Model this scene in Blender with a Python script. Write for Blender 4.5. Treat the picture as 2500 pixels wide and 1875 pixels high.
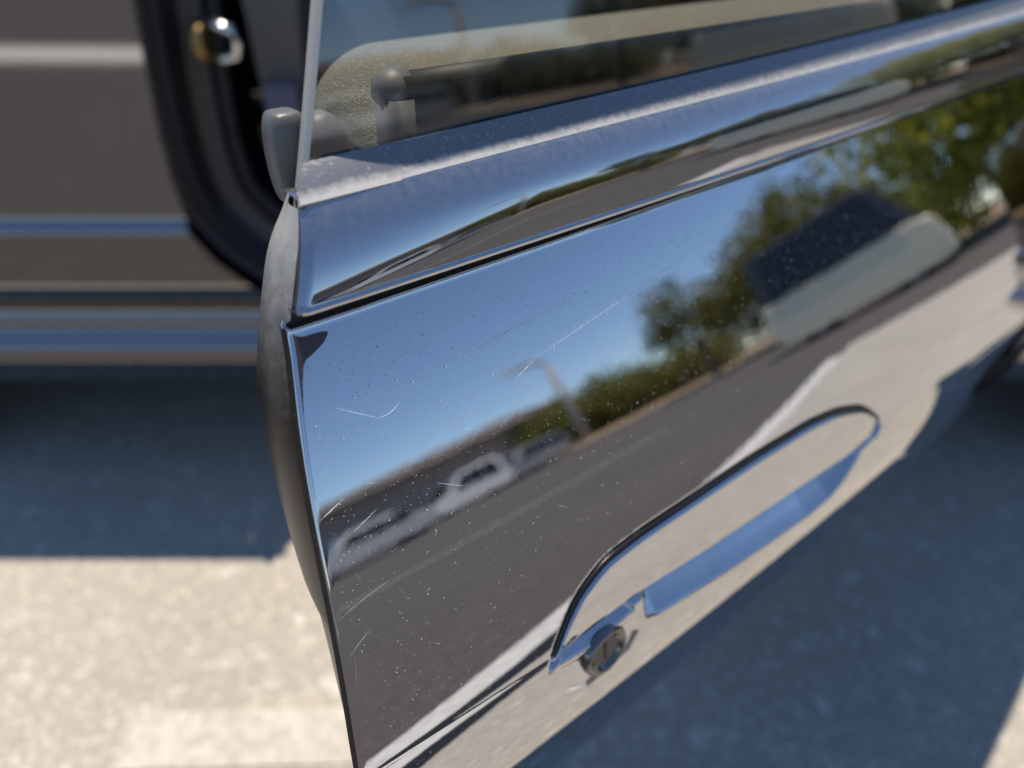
import bpy, math, random
import numpy as np
from mathutils import Matrix, Vector
random.seed(4); rng = np.random.default_rng(4)
R = math.radians
for o in list(bpy.data.objects): bpy.data.objects.remove(o)
S = bpy.context.scene
COL = S.collection
CH = 1.0                                   # height of the phone camera above the ground

# ------------------------------------------------------------------ camera, sky, sun, exposure
cd = bpy.data.cameras.new('camera'); cam = bpy.data.objects.new('camera', cd); COL.objects.link(cam)
cam.location = (0, 0, CH); cam.rotation_euler = (R(90 - 35), 0, 0)
cd.lens = 24; cd.sensor_width = 36; cd.clip_start = .01; cd.clip_end = 3000
cd.dof.use_dof = True; cd.dof.focus_distance = .215; cd.dof.aperture_fstop = 5.2; cd.dof.aperture_blades = 0
S.camera = cam
W = bpy.data.worlds.new('World'); S.world = W; W.use_nodes = True
wn = W.node_tree.nodes; wl = W.node_tree.links
sky = wn.new('ShaderNodeTexSky'); sky.sky_type = 'NISHITA'; sky.sun_disc = False
SUNV = Vector((.06, -.25, -1)).normalized()
sky.sun_elevation = math.asin(-SUNV.z); sky.sun_rotation = math.atan2(-SUNV.x, -SUNV.y)
sky.air_density = .8; sky.dust_density = 0.0; sky.ozone_density = 3.2; sky.altitude = 200
wn['Background'].inputs['Strength'].default_value = .15
wl.new(sky.outputs['Color'], wn['Background'].inputs['Color'])
sl = bpy.data.lights.new('sun', 'SUN'); sl.energy = 4.5; sl.angle = R(.53); sl.color = (1, .88, .73)
so = bpy.data.objects.new('sun', sl); COL.objects.link(so); so.location = (0, 5, 20)
so.rotation_euler = SUNV.to_track_quat('-Z', 'Y').to_euler()
S.view_settings.view_transform = 'Standard'; S.view_settings.look = 'None'
S.view_settings.exposure = 0.12; S.view_settings.gamma = 1; S.view_settings.use_curve_mapping = False
S.cycles.caustics_reflective = False; S.cycles.max_bounces = 10; S.cycles.transparent_max_bounces = 12

# ------------------------------------------------------------------ helpers
def tag(o, label=None, cat=None, group=None, kind=None):
    for k, v in (('label', label), ('category', cat), ('group', group), ('kind', kind)):
        if v: o[k] = v
    return o

def link(o, parent=None):
    COL.objects.link(o)
    if parent is not None:
        o.parent = parent
    return o

def wloc(o):
    v = Vector((0, 0, 0))
    while o is not None: v = v + o.location; o = o.parent
    return v

def mesh(name, V, F, m, parent=None, smooth=True, uv=None, world=True):
    """one mesh object; with world=True the vertices are world coordinates, parents only translate"""
    V = np.asarray(V, dtype=float)
    if parent is not None and world: V = V - np.array(wloc(parent))
    me = bpy.data.meshes.new(name); me.from_pydata(V.tolist(), [], [tuple(int(i) for i in f) for f in F])
    if smooth: me.polygons.foreach_set('use_smooth', [True] * len(me.polygons))
    if uv is not None:
        l = me.uv_layers.new(name='UVMap'); vi = np.empty(len(me.loops), dtype=np.int32)
        me.loops.foreach_get('vertex_index', vi); l.data.foreach_set('uv', np.asarray(uv, float)[vi].ravel())
    me.validate(); me.update()
    if m: me.materials.append(m)
    return link(bpy.data.objects.new(name, me), parent)

def empty(name, loc=(0, 0, 0), rz=0):
    o = bpy.data.objects.new(name, None); o.location = loc; o.rotation_euler = (0, 0, rz); o.empty_display_size = .2
    COL.objects.link(o); return o

def gridf(nu, nv, flip=False, close_u=False):
    F = []
    for i in range(nu - (0 if close_u else 1)):
        a, b = i * nv, ((i + 1) % nu) * nv
        for j in range(nv - 1):
            f = (a + j, b + j, b + j + 1, a + j + 1)
            F.append(f[::-1] if flip else f)
    return F

class MB:
    def __init__(s): s.V = []; s.F = []
    def add(s, V, F):
        n = len(s.V); s.V += [tuple(v) for v in V]; s.F += [tuple(i + n for i in f) for f in F]; return s
    def box(s, x0, x1, y0, y1, z0, z1):
        return s.add([(x, y, z) for x in (x0, x1) for y in (y0, y1) for z in (z0, z1)],
                     [(0, 1, 3, 2), (4, 6, 7, 5), (0, 4, 5, 1), (2, 3, 7, 6), (0, 2, 6, 4), (1, 5, 7, 3)])
    def tube(s, P, r, n=8, cap=True):
        P = [Vector(p) for p in P]; rr = r if isinstance(r, (list, tuple)) else [r] * len(P); V = []; F = []
        for i, p in enumerate(P):
            t = (P[min(i + 1, len(P) - 1)] - P[max(i - 1, 0)]).normalized()
            a = t.cross(Vector((0, 0, 1)));  a = Vector((1, 0, 0)) if a.length < 1e-3 else a.normalized()
            b = t.cross(a)
            for k in range(n):
                w = 2 * math.pi * k / n; V.append(p + rr[i] * (a * math.cos(w) + b * math.sin(w)))
        for i in range(len(P) - 1):
            for k in range(n):
                F.append((i * n + k, i * n + (k + 1) % n, (i + 1) * n + (k + 1) % n, (i + 1) * n + k))
        if cap: F += [tuple(range(n - 1, -1, -1)), tuple(range((len(P) - 1) * n, len(P) * n))]
        return s.add(V, F)
    def prism(s, poly, y0, y1):            # polygon in x,z extruded along y
        n = len(poly); V = [(x, y0, z) for x, z in poly] + [(x, y1, z) for x, z in poly]
        return s.add(V, [tuple(range(n)), tuple(range(2 * n - 1, n - 1, -1))] + [(i + n, (i + 1) % n + n, (i + 1) % n, i) for i in range(n)])
    def disc(s, c, r, h, n=24, ax=1):      # cylinder about y (ax=1)
        V = []
        for y in (-h / 2, h / 2):
            for k in range(n):
                w = 2 * math.pi * k / n; V.append((c[0] + r * math.cos(w), c[1] + y, c[2] + r * math.sin(w)))
        return s.add(V, [tuple(range(n)), tuple(range(2 * n - 1, n - 1, -1))] + [(i + n, (i + 1) % n + n, (i + 1) % n, i) for i in range(n)])
    def build(s, name, m, parent=None, smooth=False, world=True): return mesh(name, s.V, s.F, m, parent, smooth, world=world)

# ------------------------------------------------------------------ materials
def mat(name, base=(.5, .5, .5), rough=.5, metal=0, spec=.5, coat=0, ior=1.5):
    m = bpy.data.materials.new(name); m.use_nodes = True
    b = m.node_tree.nodes['Principled BSDF']
    b.inputs['Base Color'].default_value = (*base, 1); b.inputs['Roughness'].default_value = rough
    b.inputs['Metallic'].default_value = metal; b.inputs['Specular IOR Level'].default_value = spec
    b.inputs['Coat Weight'].default_value = coat; b.inputs['IOR'].default_value = ior
    return m
def nd(m, t, **k):
    n = m.node_tree.nodes.new(t)
    for a, v in k.items():
        if a in n.inputs.keys(): n.inputs[a].default_value = v
        else: setattr(n, a, v)
    return n
def ln(m, a, b): m.node_tree.links.new(a, b)
def bsdf(m): return m.node_tree.nodes['Principled BSDF']
def noise(m, scale, detail=4, rough=.55, coord='Object', vec=None, sc=None):
    n = nd(m, 'ShaderNodeTexNoise', Scale=scale, Detail=detail, Roughness=rough)
    if vec is None:
        t = nd(m, 'ShaderNodeTexCoord'); vec = t.outputs[coord]
    if sc:
        mp = nd(m, 'ShaderNodeMapping'); mp.inputs['Scale'].default_value = sc; ln(m, vec, mp.inputs['Vector']); vec = mp.outputs['Vector']
    ln(m, vec, n.inputs['Vector']); return n.outputs['Fac']
def ramp(m, fac, *stops):
    r = nd(m, 'ShaderNodeValToRGB'); e = r.color_ramp.elements
    while len(e) < len(stops): e.new(.5)
    for i, (p, c) in enumerate(stops):
        e[i].position = p; e[i].color = (*c, 1) if len(c) == 3 else c
    ln(m, fac, r.inputs['Fac']); return r.outputs['Color']
def mixc(m, fac, a, b, mode='MIX'):
    x = nd(m, 'ShaderNodeMix', data_type='RGBA', blend_type=mode)
    for s_, v in ((0, fac), (6, a), (7, b)):
        if hasattr(v, 'links') or hasattr(v, 'is_linked'): ln(m, v, x.inputs[s_])
        else: x.inputs[s_].default_value = v if s_ == 0 else (*v, 1)
    return x.outputs[2]
def bump(m, fac, strength=.3, dist=.01):
    b = nd(m, 'ShaderNodeBump', Strength=strength, Distance=dist); ln(m, fac, b.inputs['Height'])
    ln(m, b.outputs['Normal'], bsdf(m).inputs['Normal']); return b

M = {}
# highly polished black clear coat: strong mirror, dark body
M['paint'] = mat('polished_black_paint', (.53, .54, .565), .012, 1.0)
m = M['paint']
h1 = noise(m, 150, 2, .5); h2 = noise(m, 26, 2, .5)
ad = nd(m, 'ShaderNodeMath', operation='MULTIPLY_ADD'); ln(m, h2, ad.inputs[0]); ad.inputs[1].default_value = 4.0; ln(m, h1, ad.inputs[2])
bump(m, ad.outputs[0], 1.0, .000009)
M['paint_body'] = mat('polished_black_body_paint', (.35, .335, .32), .03, 1.0)
M['black'] = mat('black_plastic', (.012, .012, .013), .45)
M['rubber'] = mat('black_rubber', (.018, .018, .02), .6)
m = M['hem'] = mat('dusty_black_hem', (.014, .014, .015), .6, spec=.12)
ln(m, ramp(m, noise(m, 1300, 4, .6), (.66, (.014,) * 3), (.74, (.4,) * 3)), bsdf(m).inputs['Base Color'])
M['lockring'] = mat('dark_lock_ring', (.17, .17, .175), .10, .95)
M['lock'] = mat('dark_lock_face', (.05, .05, .055), .25, .6)
M['jamb'] = mat('jamb_paint', (.075, .068, .062), .4, spec=.3)
M['gap_shade'] = mat('glossy_black_gap', (.008, .008, .01), .3)
M['void'] = mat('dark_cabin', (.006, .006, .007), .9, spec=.1)
M['chrome'] = mat('zinc_plated_steel', (.75, .76, .78), .2, 1)
M['brass'] = mat('yellow_passivated_steel', (.33, .23, .10), .45, 1)
m = M['vinyl'] = mat('grained_vinyl', (.27, .245, .185), .5, spec=.35)
v = nd(m, 'ShaderNodeTexVoronoi', Scale=1150); v.feature = 'DISTANCE_TO_EDGE'
t = nd(m, 'ShaderNodeTexCoord'); mp = nd(m, 'ShaderNodeMapping'); mp.inputs['Scale'].default_value = (1, .55, 1); mp.inputs['Rotation'].default_value = (0, 0, R(40))
ln(m, t.outputs['Object'], mp.inputs['Vector']); ln(m, mp.outputs['Vector'], v.inputs['Vector'])
bump(m, v.outputs['Distance'], 1.0, .0011)
ln(m, ramp(m, v.outputs['Distance'], (.0, (.17, .15, .11)), (.28, (.30, .27, .20))), bsdf(m).inputs['Base Color'])
M['seal_grey'] = mat('dusty_grey_rubber', (.16, .16, .165), .5)
M['block'] = mat('satin_grey_rubber', (.14, .136, .126), .38)
bump(M['block'], noise(M['block'], 900), .25, .0006)
m = M['foam'] = mat('pale_weathered_rubber', (.36, .35, .33), .6); bump(m, noise(m, 900), .5, .001)
m = M['glass_edge'] = mat('ground_glass_edge', (.80, .77, .68), .4)
tl = nd(m, 'ShaderNodeBsdfTranslucent'); tl.inputs['Color'].default_value = (.95, .90, .78, 1); mx = nd(m, 'ShaderNodeMixShader'); mx.inputs[0].default_value = .5
ln(m, bsdf(m).outputs[0], mx.inputs[1]); ln(m, tl.outputs[0], mx.inputs[2]); ln(m, mx.outputs[0], m.node_tree.nodes['Material Output'].inputs['Surface'])
M['white'] = mat('white_paint', (.86, .84, .79), .6)

# dusty weatherstrip: u along the door (m), v across 0..1
m = M['molding'] = mat('dusty_weatherstrip', (.03, .03, .035), .42)
t = nd(m, 'ShaderNodeTexCoord'); sx = nd(m, 'ShaderNodeSeparateXYZ'); ln(m, t.outputs['UV'], sx.inputs['Vector'])
n1 = noise(m, 420, 6, .65); n2 = noise(m, 60, 3)
a = nd(m, 'ShaderNodeMath', operation='MULTIPLY_ADD'); ln(m, n1, a.inputs[0]); a.inputs[1].default_value = .30; ln(m, sx.outputs['Y'], a.inputs[2])
a2 = nd(m, 'ShaderNodeMath', operation='MULTIPLY_ADD'); ln(m, n2, a2.inputs[0]); a2.inputs[1].default_value = .16; ln(m, a.outputs[0], a2.inputs[2])
dst = ramp(m, a2.outputs[0], (.44, (1, 1, 1)), (.66, (.0, .0, .0)))
n3 = noise(m, 700, 5, .7); sp = ramp(m, n3, (.56, (0, 0, 0)), (.72, (.6, .6, .6)))
mx = nd(m, 'ShaderNodeMath', operation='MAXIMUM'); ln(m, dst, mx.inputs[0]); ln(m, sp, mx.inputs[1])
ln(m, mixc(m, mx.outputs[0], (.16, .17, .195), (.58, .57, .54)), bsdf(m).inputs['Base Color'])
ln(m, ramp(m, mx.outputs[0], (0, (.28,) * 3), (1, (.9,) * 3)), bsdf(m).inputs['Roughness'])

# the belt trim: same mirror with a veil of dust near the top
def dusty_paint(name, tintscale, amount):
    m = mat(name, (.46, .47, .49), .014, 1)
    b = bsdf(m); d = nd(m, 'ShaderNodeBsdfDiffuse'); d.inputs['Color'].default_value = (.45, .44, .42, 1)
    mx = nd(m, 'ShaderNodeMixShader'); out = m.node_tree.nodes['Material Output']
    t = nd(m, 'ShaderNodeTexCoord'); sx = nd(m, 'ShaderNodeSeparateXYZ'); ln(m, t.outputs['UV'], sx.inputs['Vector'])
    f1 = ramp(m, sx.outputs['Y'], *tintscale)
    f2 = ramp(m, noise(m, 350, 6, .7), (.35, (.2,) * 3), (.8, (.9,) * 3))
    p = nd(m, 'ShaderNodeMath', operation='MULTIPLY'); ln(m, f1, p.inputs[0]); ln(m, f2, p.inputs[1])
    p2 = nd(m, 'ShaderNodeMath', operation='MULTIPLY'); ln(m, p.outputs[0], p2.inputs[0]); p2.inputs[1].default_value = amount
    ln(m, p2.outputs[0], mx.inputs[0]); ln(m, b.outputs[0], mx.inputs[1]); ln(m, d.outputs[0], mx.inputs[2])
    ln(m, mx.outputs[0], out.inputs['Surface']); return m
M['trim'] = dusty_paint('dusty_polished_trim', ((0, (.10,) * 3), (.55, (.25,) * 3), (.9, (1,) * 3)), .30)
M['shut'] = mat('door_shut_face_paint', (.11, .105, .095), .22, .9)
m = M['shut']
g = noise(m, 1500, 3, .6); bump(m, g, .10, .0006)
t = nd(m, 'ShaderNodeTexCoord'); sx = nd(m, 'ShaderNodeSeparateXYZ'); ln(m, t.outputs['UV'], sx.inputs['Vector'])
n4 = noise(m, 260, 5, .65)
aa = nd(m, 'ShaderNodeMath', operation='MULTIPLY_ADD'); ln(m, n4, aa.inputs[0]); aa.inputs[1].default_value = .16; ln(m, sx.outputs['Y'], aa.inputs[2])
dd = ramp(m, aa.outputs[0], (.46, (.030, .028, .026)), (.73, (.014, .012, .011)), (.80, (.075, .069, .060)), (.90, (.22, .212, .195)), (1.0, (.45, .44, .41)))  # dusty pale top; dark middle is the door opening's reflection painted in
spk = ramp(m, noise(m, 2300, 2, .5), (.60, (0, 0, 0)), (.68, (1, 1, 1))); low = ramp(m, sx.outputs['Y'], (.22, (.8,) * 3), (.42, (.06,) * 3))
ms = nd(m, 'ShaderNodeMath', operation='MULTIPLY'); ln(m, spk, ms.inputs[0]); ln(m, low, ms.inputs[1])
ln(m, mixc(m, ms.outputs[0], dd, (.42, .38, .28)), bsdf(m).inputs['Base Color'])
bsdf(m).inputs['Metallic'].default_value = 0; bsdf(m).inputs['Roughness'].default_value = .3; bsdf(m).inputs['Specular IOR Level'].default_value = .12

# thin window glass with a dust film
m = M['glass'] = bpy.data.materials.new('window_glass'); m.use_nodes = True; nt = m.node_tree; nt.nodes.remove(nt.nodes['Principled BSDF'])
tr = nd(m, 'ShaderNodeBsdfTransparent'); tr.inputs['Color'].default_value = (.80, .84, .78, 1)
gl = nd(m, 'ShaderNodeBsdfGlossy'); gl.inputs['Roughness'].default_value = .004; gl.inputs['Color'].default_value = (1, 1, 1, 1)
df = nd(m, 'ShaderNodeBsdfDiffuse'); df.inputs['Color'].default_value = (.5, .49, .46, 1)
fr = nd(m, 'ShaderNodeFresnel', IOR=2.25)
x1 = nd(m, 'ShaderNodeMixShader'); ln(m, fr.outputs[0], x1.inputs[0]); ln(m, tr.outputs[0], x1.inputs[1]); ln(m, gl.outputs[0], x1.inputs[2])
x2 = nd(m, 'ShaderNodeMixShader'); ln(m, ramp(m, noise(m, 40, 6, .7, sc=(1, 1, .25)), (.4, (.008,) * 3), (.8, (.08,) * 3)), x2.inputs[0])
ln(m, x1.outputs[0], x2.inputs[1]); ln(m, df.outputs[0], x2.inputs[2]); ln(m, x2.outputs[0], nt.nodes['Material Output'].inputs['Surface'])

def ground_mat(name, stops, fine, big, rough=.85, b=.5, chips=0):
    m = mat(name, rough=rough, spec=.25)
    c = ramp(m, noise(m, fine, 5, .7), *stops)
    c2 = ramp(m, noise(m, big, 5, .6), (.3, (.90,) * 3), (.7, (1.05,) * 3))
    v = nd(m, 'ShaderNodeTexVoronoi', Scale=fine * .75); tt = nd(m, 'ShaderNodeTexCoord'); ln(m, tt.outputs['Object'], v.inputs['Vector'])
    hsv = nd(m, 'ShaderNodeSeparateColor'); ln(m, v.outputs['Color'], hsv.inputs[0])
    c3 = ramp(m, hsv.outputs[0], (.0, (.84,) * 3), (.8, (1.0,) * 3), (.95, (1.35,) * 3))
    cc = mixc(m, 1.0, mixc(m, 1.0, c, c2, 'MULTIPLY'), c3, 'MULTIPLY')
    if chips:
        sp = ramp(m, noise(m, chips, 2, .5), (.63, (0,) * 3), (.70, (1,) * 3)); cc = mixc(m, sp, cc, (.66, .63, .575))
    ln(m, cc, bsdf(m).inputs['Base Color'])
    bump(m, noise(m, fine * .6, 6, .7), b, .004); return m
M['concrete'] = ground_mat('worn_pale_concrete', ((.2, (.45, .418, .36)), (.8, (.53, .495, .43))), 190, 2.2, b=.3, chips=24)
M['asphalt'] = ground_mat('sunbleached_asphalt', ((.3, (.092, .084, .078)), (.7, (.135, .125, .116))), 60, .35)
M['dirt'] = ground_mat('tan_dirt', ((.3, (.22, .16, .10)), (.7, (.36, .27, .17))), 6, .6)
M['shadow'] = mat('shadow_strip', (.02, .02, .022), .5)
m = M['line'] = mat('worn_white_line', (.72, .71, .67), .7)
ln(m, mixc(m, ramp(m, noise(m, 30, 6, .75), (.5, (0,) * 3), (.66, (1,) * 3)), (.74, .73, .68), (.36, .34, .30)), bsdf(m).inputs['Base Color'])
m = M['faded'] = mat('mostly_worn_off_line', rough=.8)
ln(m, mixc(m, ramp(m, noise(m, 55, 6, .8), (.40, (0,) * 3), (.58, (1,) * 3)), (.66, .63, .56), (.47, .435, .375)), bsdf(m).inputs['Base Color'])
M['kerb'] = mat('kerb_concrete', (.48, .40, .28), .85)
M['bark'] = mat('bark', (.11, .085, .06), .9)
def leafmat(name, a, b_):
    m = mat(name, rough=.6, spec=.2)
    oi = nd(m, 'ShaderNodeNewGeometry')
    c = ramp(m, oi.outputs['Random Per Island'], (0, a), (1, b_)); ln(m, c, bsdf(m).inputs['Base Color'])
    tl = nd(m, 'ShaderNodeBsdfTranslucent'); ln(m, c, tl.inputs['Color']); mx = nd(m, 'ShaderNodeMixShader'); mx.inputs[0].default_value = .45
    ln(m, bsdf(m).outputs[0], mx.inputs[1]); ln(m, tl.outputs[0], mx.inputs[2]); ln(m, mx.outputs[0], m.node_tree.nodes['Material Output'].inputs['Surface']); return m
M['leaf_dark'] = leafmat('dark_olive_leaves', (.10, .10, .026), (.32, .31, .075))
M['leaf_light'] = leafmat('yellow_green_leaves', (.24, .25, .04), (.55, .55, .10))
M['hedge'] = leafmat('hillside_leaves', (.12, .125, .03), (.33, .33, .085))
M['wall'] = mat('tan_stucco', (.36, .31, .26), .9)
M['roof'] = mat('grey_brown_roof', (.15, .13, .115), .9)
M['darkglass'] = mat('dark_glass', (.015, .02, .022), .05)
M['cream'] = mat('cream_paint', (.80, .72, .50), .35, coat=.5)
M['smoke'] = mat('smoked_glass_roof', (.045, .05, .05), .15)
M['whitecar'] = mat('white_car_paint', (.78, .78, .76), .3, coat=.5)
M['silver'] = mat('silver_car_paint', (.42, .43, .44), .35, coat=.5)
M['greycar'] = mat('grey_car_paint', (.20, .205, .21), .35, coat=.5)
M['tyre'] = mat('tyre_rubber', (.02, .02, .02), .8)
M['alloy'] = mat('alloy_wheel', (.5, .5, .5), .3, 1)
M['galv'] = mat('galvanised_pole', (.40, .39, .35), .6)
M['redlamp'] = mat('red_lens', (.35, .02, .02), .2)
M['clearlamp'] = mat('clear_lens', (.75, .75, .75), .1)

# ------------------------------------------------------------------ ground
def sheet(name, poly, z, m, kind='structure'):
    o = mesh(name, [(x, y, z) for x, y in poly], [tuple(range(len(poly)))], m, smooth=False); o['kind'] = kind; return o
L0, L1 = (-.2, -.86), (9.0, 1.44)            # edge of the concrete apron
def lpt(x, d=0): return (x + d * .242, L0[1] + (x - L0[0]) * .25 - d * .97)
sheet('asphalt_lot', [(-900, -900), (900, -900), (900, 900), (-900, 900)], 0, M['asphalt'])
sheet('concrete_apron', [lpt(-.2), lpt(7.2), (7.2, 6.0), (-14, 6.0), (-14, .16), (-.2, .16)], .004, M['concrete'])
def strip(name, x0, x1, d0, d1, z, m):
    n = 24; V = []
    for i in range(n + 1):
        x = x0 + (x1 - x0) * i / n
        V += [(*lpt(x, d0), z), (*lpt(x, d1), z)]
    return mesh(name, V, gridf(n + 1, 2, True), m, smooth=False)
strip('parking_line', -.15, 6.5, -.02, .16, .008, M['line'])['kind'] = 'structure'
strip('shadow_strip', -.15, 1.6, -.15, -.024, .008, M['shadow'])['kind'] = 'structure'  # dark strip on the ground stands in for an unseen person's shadow
def linequad(x0, y0, x1, y1, w):
    d = Vector((x1 - x0, y1 - y0)).normalized(); n = Vector((-d.y, d.x)) * w / 2
    return [(x0 - n.x, y0 - n.y), (x1 - n.x, y1 - n.y), (x1 + n.x, y1 + n.y), (x0 + n.x, y0 + n.y)]
sheet('road_marking', linequad(-12, -7.35, 1.2, -6.9, .8), .004, M['white'])
sheet('parking_line', linequad(3.2, -6.4, 9.5, -1.6, .06), .004, M['line'])
sheet('parking_line', linequad(-.56, .515, .12, .535, .085), .008, M['faded'])

# ------------------------------------------------------------------ the door surface, in door coordinates
SA, CA = math.sin(R(49.7)), math.cos(R(49.7))     # the door stands open: s runs forward along it, q inward, z up from camera height
def P3(s, q, z):
    s, q, z = np.asarray(s, float), np.asarray(q, float), np.asarray(z, float)
    return np.stack([SA * s - CA * q, CA * s + SA * q, CH + z], -1)
ZN = [-.80, -.745, -.705, -.66, -.42, -.36, -.325, -.284, -.266, -.252, -.24, -.20, -.16, -.0965]
TN = [-5, -8, -16, -21, -23, -17.5, -11, -5, 2.5, 9, 14, 21, 25.5, 27.5]
zz = np.linspace(-.8, -.05, 3000); tt = np.tan(np.radians(np.interp(zz, ZN, TN)))
k_ = np.ones(61) / 61
tt = np.convolve(np.pad(tt, 30, mode='edge'), k_, 'valid')
QQ = np.concatenate([[0], np.cumsum((tt[1:] + tt[:-1]) / 2 * np.diff(zz))]); QQ += .1655 - np.interp(-.0965, zz, QQ)
def zchar(s): return -.231 - .05 * (s - .1)
def Q0(s, z):
    x = z - zchar(s)
    return np.interp(z, zz, QQ) + (s - .45) ** 2 / 16 - .0095 + .07 * (s - .45) * (z + .16) + .05 * (np.sqrt(x * x + .003 ** 2) - abs(x))
def poly_sd(px, pz, poly):                    # signed distance (negative inside)
    poly = np.array(poly); d = np.full(px.shape, 1e9); ins = np.zeros(px.shape, bool)
    for i in range(len(poly)):
        a, b = poly[i], poly[(i + 1) % len(poly)]
        e = b - a; wx, wz = px - a[0], pz - a[1]
        t = np.clip((wx * e[0] + wz * e[1]) / (e @ e), 0, 1)
        d = np.minimum(d, np.hypot(wx - t * e[0], wz - t * e[1]))
        c = ((a[1] <= pz) & (b[1] > pz)) | ((b[1] <= pz) & (a[1] > pz))
        xi = a[0] + (pz - a[1]) / (b[1] - a[1] + 1e-12) * e[0]
        ins ^= c & (px < xi)
    return np.where(ins, -d, d)
def sstep(x): x = np.clip(x, 0, 1); return x * x * (3 - 2 * x)
GU = [(.1075, -.2360), (.1095, -.2340), (.1152, -.2254), (.125, -.2152), (.1414, -.2080), (.1624, -.2065), (.1967, -.2066), (.2363, -.2068), (.2815, -.209), (.307, -.2128), (.331, -.2205), (.347, -.2320), (.3515, -.2385)]
GL = [(.1075, -.2366), (.1142, -.2345), (.1571, -.2335), (.2051, -.238), (.2636, -.2415), (.3171, -.2455), (.345, -.2450), (.3515, -.2400)]
CUP = [(.158, -.19), (.158, -.2468), (.166, -.2500), (.205, -.2562), (.25, -.2620), (.285, -.2655), (.307, -.2650), (.320, -.2590), (.331, -.251), (.335, -.246), (.337, -.19)]
WEDGE = [(.113, -.19), (.113, -.2375), (.128, -.2395), (.1525, -.2375), (.1535, -.19)]
PLATE = [(.110, -.238), (.128, -.2412), (.154, -.239), (.156, -.250), (.150, -.258), (.125, -.2620), (.112, -.256)]
gx = np.linspace(.1, .36, 400)
gu = np.interp(gx, *zip(*GU)); gl_ = np.interp(gx, *zip(*GL))
def rs(a, n): return np.convolve(np.pad(a, n, mode='edge'), np.ones(2 * n + 1) / (2 * n + 1), 'valid')
gu = rs(rs(gu, 6), 6); gl_ = rs(rs(gl_, 6), 6)
POCK = [(x, z + .0030) for x, z in zip(gx[18:-12:6], gu[18:-12:6])] + [(.3555, -.240), (.35, -.2455)] + [(x, z - .001) for x, z in zip(gx[-24:22:-12], gl_[-24:22:-12])] + [(.1065, -.238)]
def D(s, z):
    d = .0042 * sstep(-poly_sd(s, z, POCK) / .0022 + .15)
    x = np.clip(-poly_sd(s, z, CUP) / .018, 0, 1)
    low = (z < np.interp(s, gx, gl_) + .004) & (s > .1085) | (poly_sd(s, z, POCK) < -.0006)
    d = np.maximum(d, np.where(low, np.interp(x, [0, .05, .18, .30, .62, .66, 1], [0, .0004, .0034, .0058, .0112, .0114, .0170]), 0))
    d = np.maximum(d, np.where(low, .0075 * np.clip(-poly_sd(s, z, WEDGE) / .006, 0, 1), 0))
    d = np.maximum(d, .0014 * sstep(-poly_sd(s, z, PLATE) / .0050 + .1))
    return d
def Qs(s, z): return Q0(s, z) + D(s, z)
EZ = [-.8, -.5, -.30, -.222, -.2181, -.1886, -.1638, -.1509, -.1387, -.1258, -.1114, -.1013, -.0943]
ES = [.030, .024, .0225, .0322, .0328, .038, .0423, .0446, .047, .0499, .054, .0569, .0588]
ezz = np.linspace(-.8, -.09, 1500); ess = rs(np.interp(ezz, EZ, ES), 20)
def sedge(z): return np.interp(z, ezz, ess)

# ------------------------------------------------------------------ the car
car = empty('black_car', (-.1, 1.95, 0))
tag(car, 'glossy black coupe seen close up with its front passenger door swung open', 'car')
si = np.concatenate([np.linspace(.03, .1, 40)[:-1], np.linspace(.1, .36, 330)[:-1], np.linspace(.36, .62, 70)[:-1], np.linspace(.62, 1.42, 60)])
zi = np.concatenate([np.linspace(-.0965, -.2, 80)[:-1], np.linspace(-.2, -.275, 126)[:-1], np.linspace(-.275, -.42, 80)[:-1], np.linspace(-.42, -.74, 40)])
nz = len(zi)
cols = []
def col(s, q, z): cols.append(P3(s, q, z))
se = sedge(zi); rh = .0009
def skin_q(s, z): return Qs(s, z)
# hem: straight return then a small radius on the outer edge
q0e = skin_q(se + rh, zi)
hem_cols = []
for dq in (.0055, .0036, .0018, .00095): hem_cols.append(P3(se + .0001, q0e + dq, zi))
for k in range(1, 7):
    w = math.pi / 2 * k / 6
    col(se + rh * (1 - math.sin(w)) * 0 + rh * (1 - math.cos(w)), q0e + rh * (1 - math.sin(w)), zi)
for s_ in si[1:]:
    bl = max(0, 1 - (s_ - .03) / .06)
    s2 = s_ + (se + rh - .03) * bl; z2 = zi + .0024 * min(1, max(0, (s_ - .07) / .28)) * np.clip((zi + .13) / .0335, 0, 1)
    col(s2, skin_q(s2, z2), z2)
A_ = np.array(cols)                           # columns x rows x 3
# top edge rolls in under the trim
top = []
for k in range(1, 7):
    w = math.pi / 2 * k / 6
    off = P3(0, .0006 * (1 - math.cos(w)), .0006 * math.sin(w)) - P3(0, 0, 0)
    top.append(A_[:, 0, :] + off)
top.append(A_[:, 0, :] + (P3(0, .004, .0006) - P3(0, 0, 0)))
A_ = np.concatenate([np.stack(top[::-1], 1), A_], 1)
nc, nr = A_.shape[:2]
door = mesh('door', A_.reshape(-1, 3), gridf(nc, nr), M['paint'], car)
hc = np.array(hem_cols); mesh('door_hem', hc.reshape(-1, 3), gridf(4, hc.shape[1]), M['hem'], door)
door['label'] = 'open black front passenger door with mirror polished outer skin'

def dgrid(name, rows_s, prof, m, parent=door, flip=False, uv=True):
    """sweep: prof(s) -> list of (q,z) for each station s"""
    V = []; UV = []
    for s_ in rows_s:
        pr = prof(s_); n = len(pr)
        for j, (q, z, *ds) in enumerate(pr):
            V.append(P3(s_ + (ds[0] if ds else 0), q, z)); UV.append((s_, j / (n - 1)))
    return mesh(name, V, gridf(len(rows_s), n, flip), m, parent, uv=UV)

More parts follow.
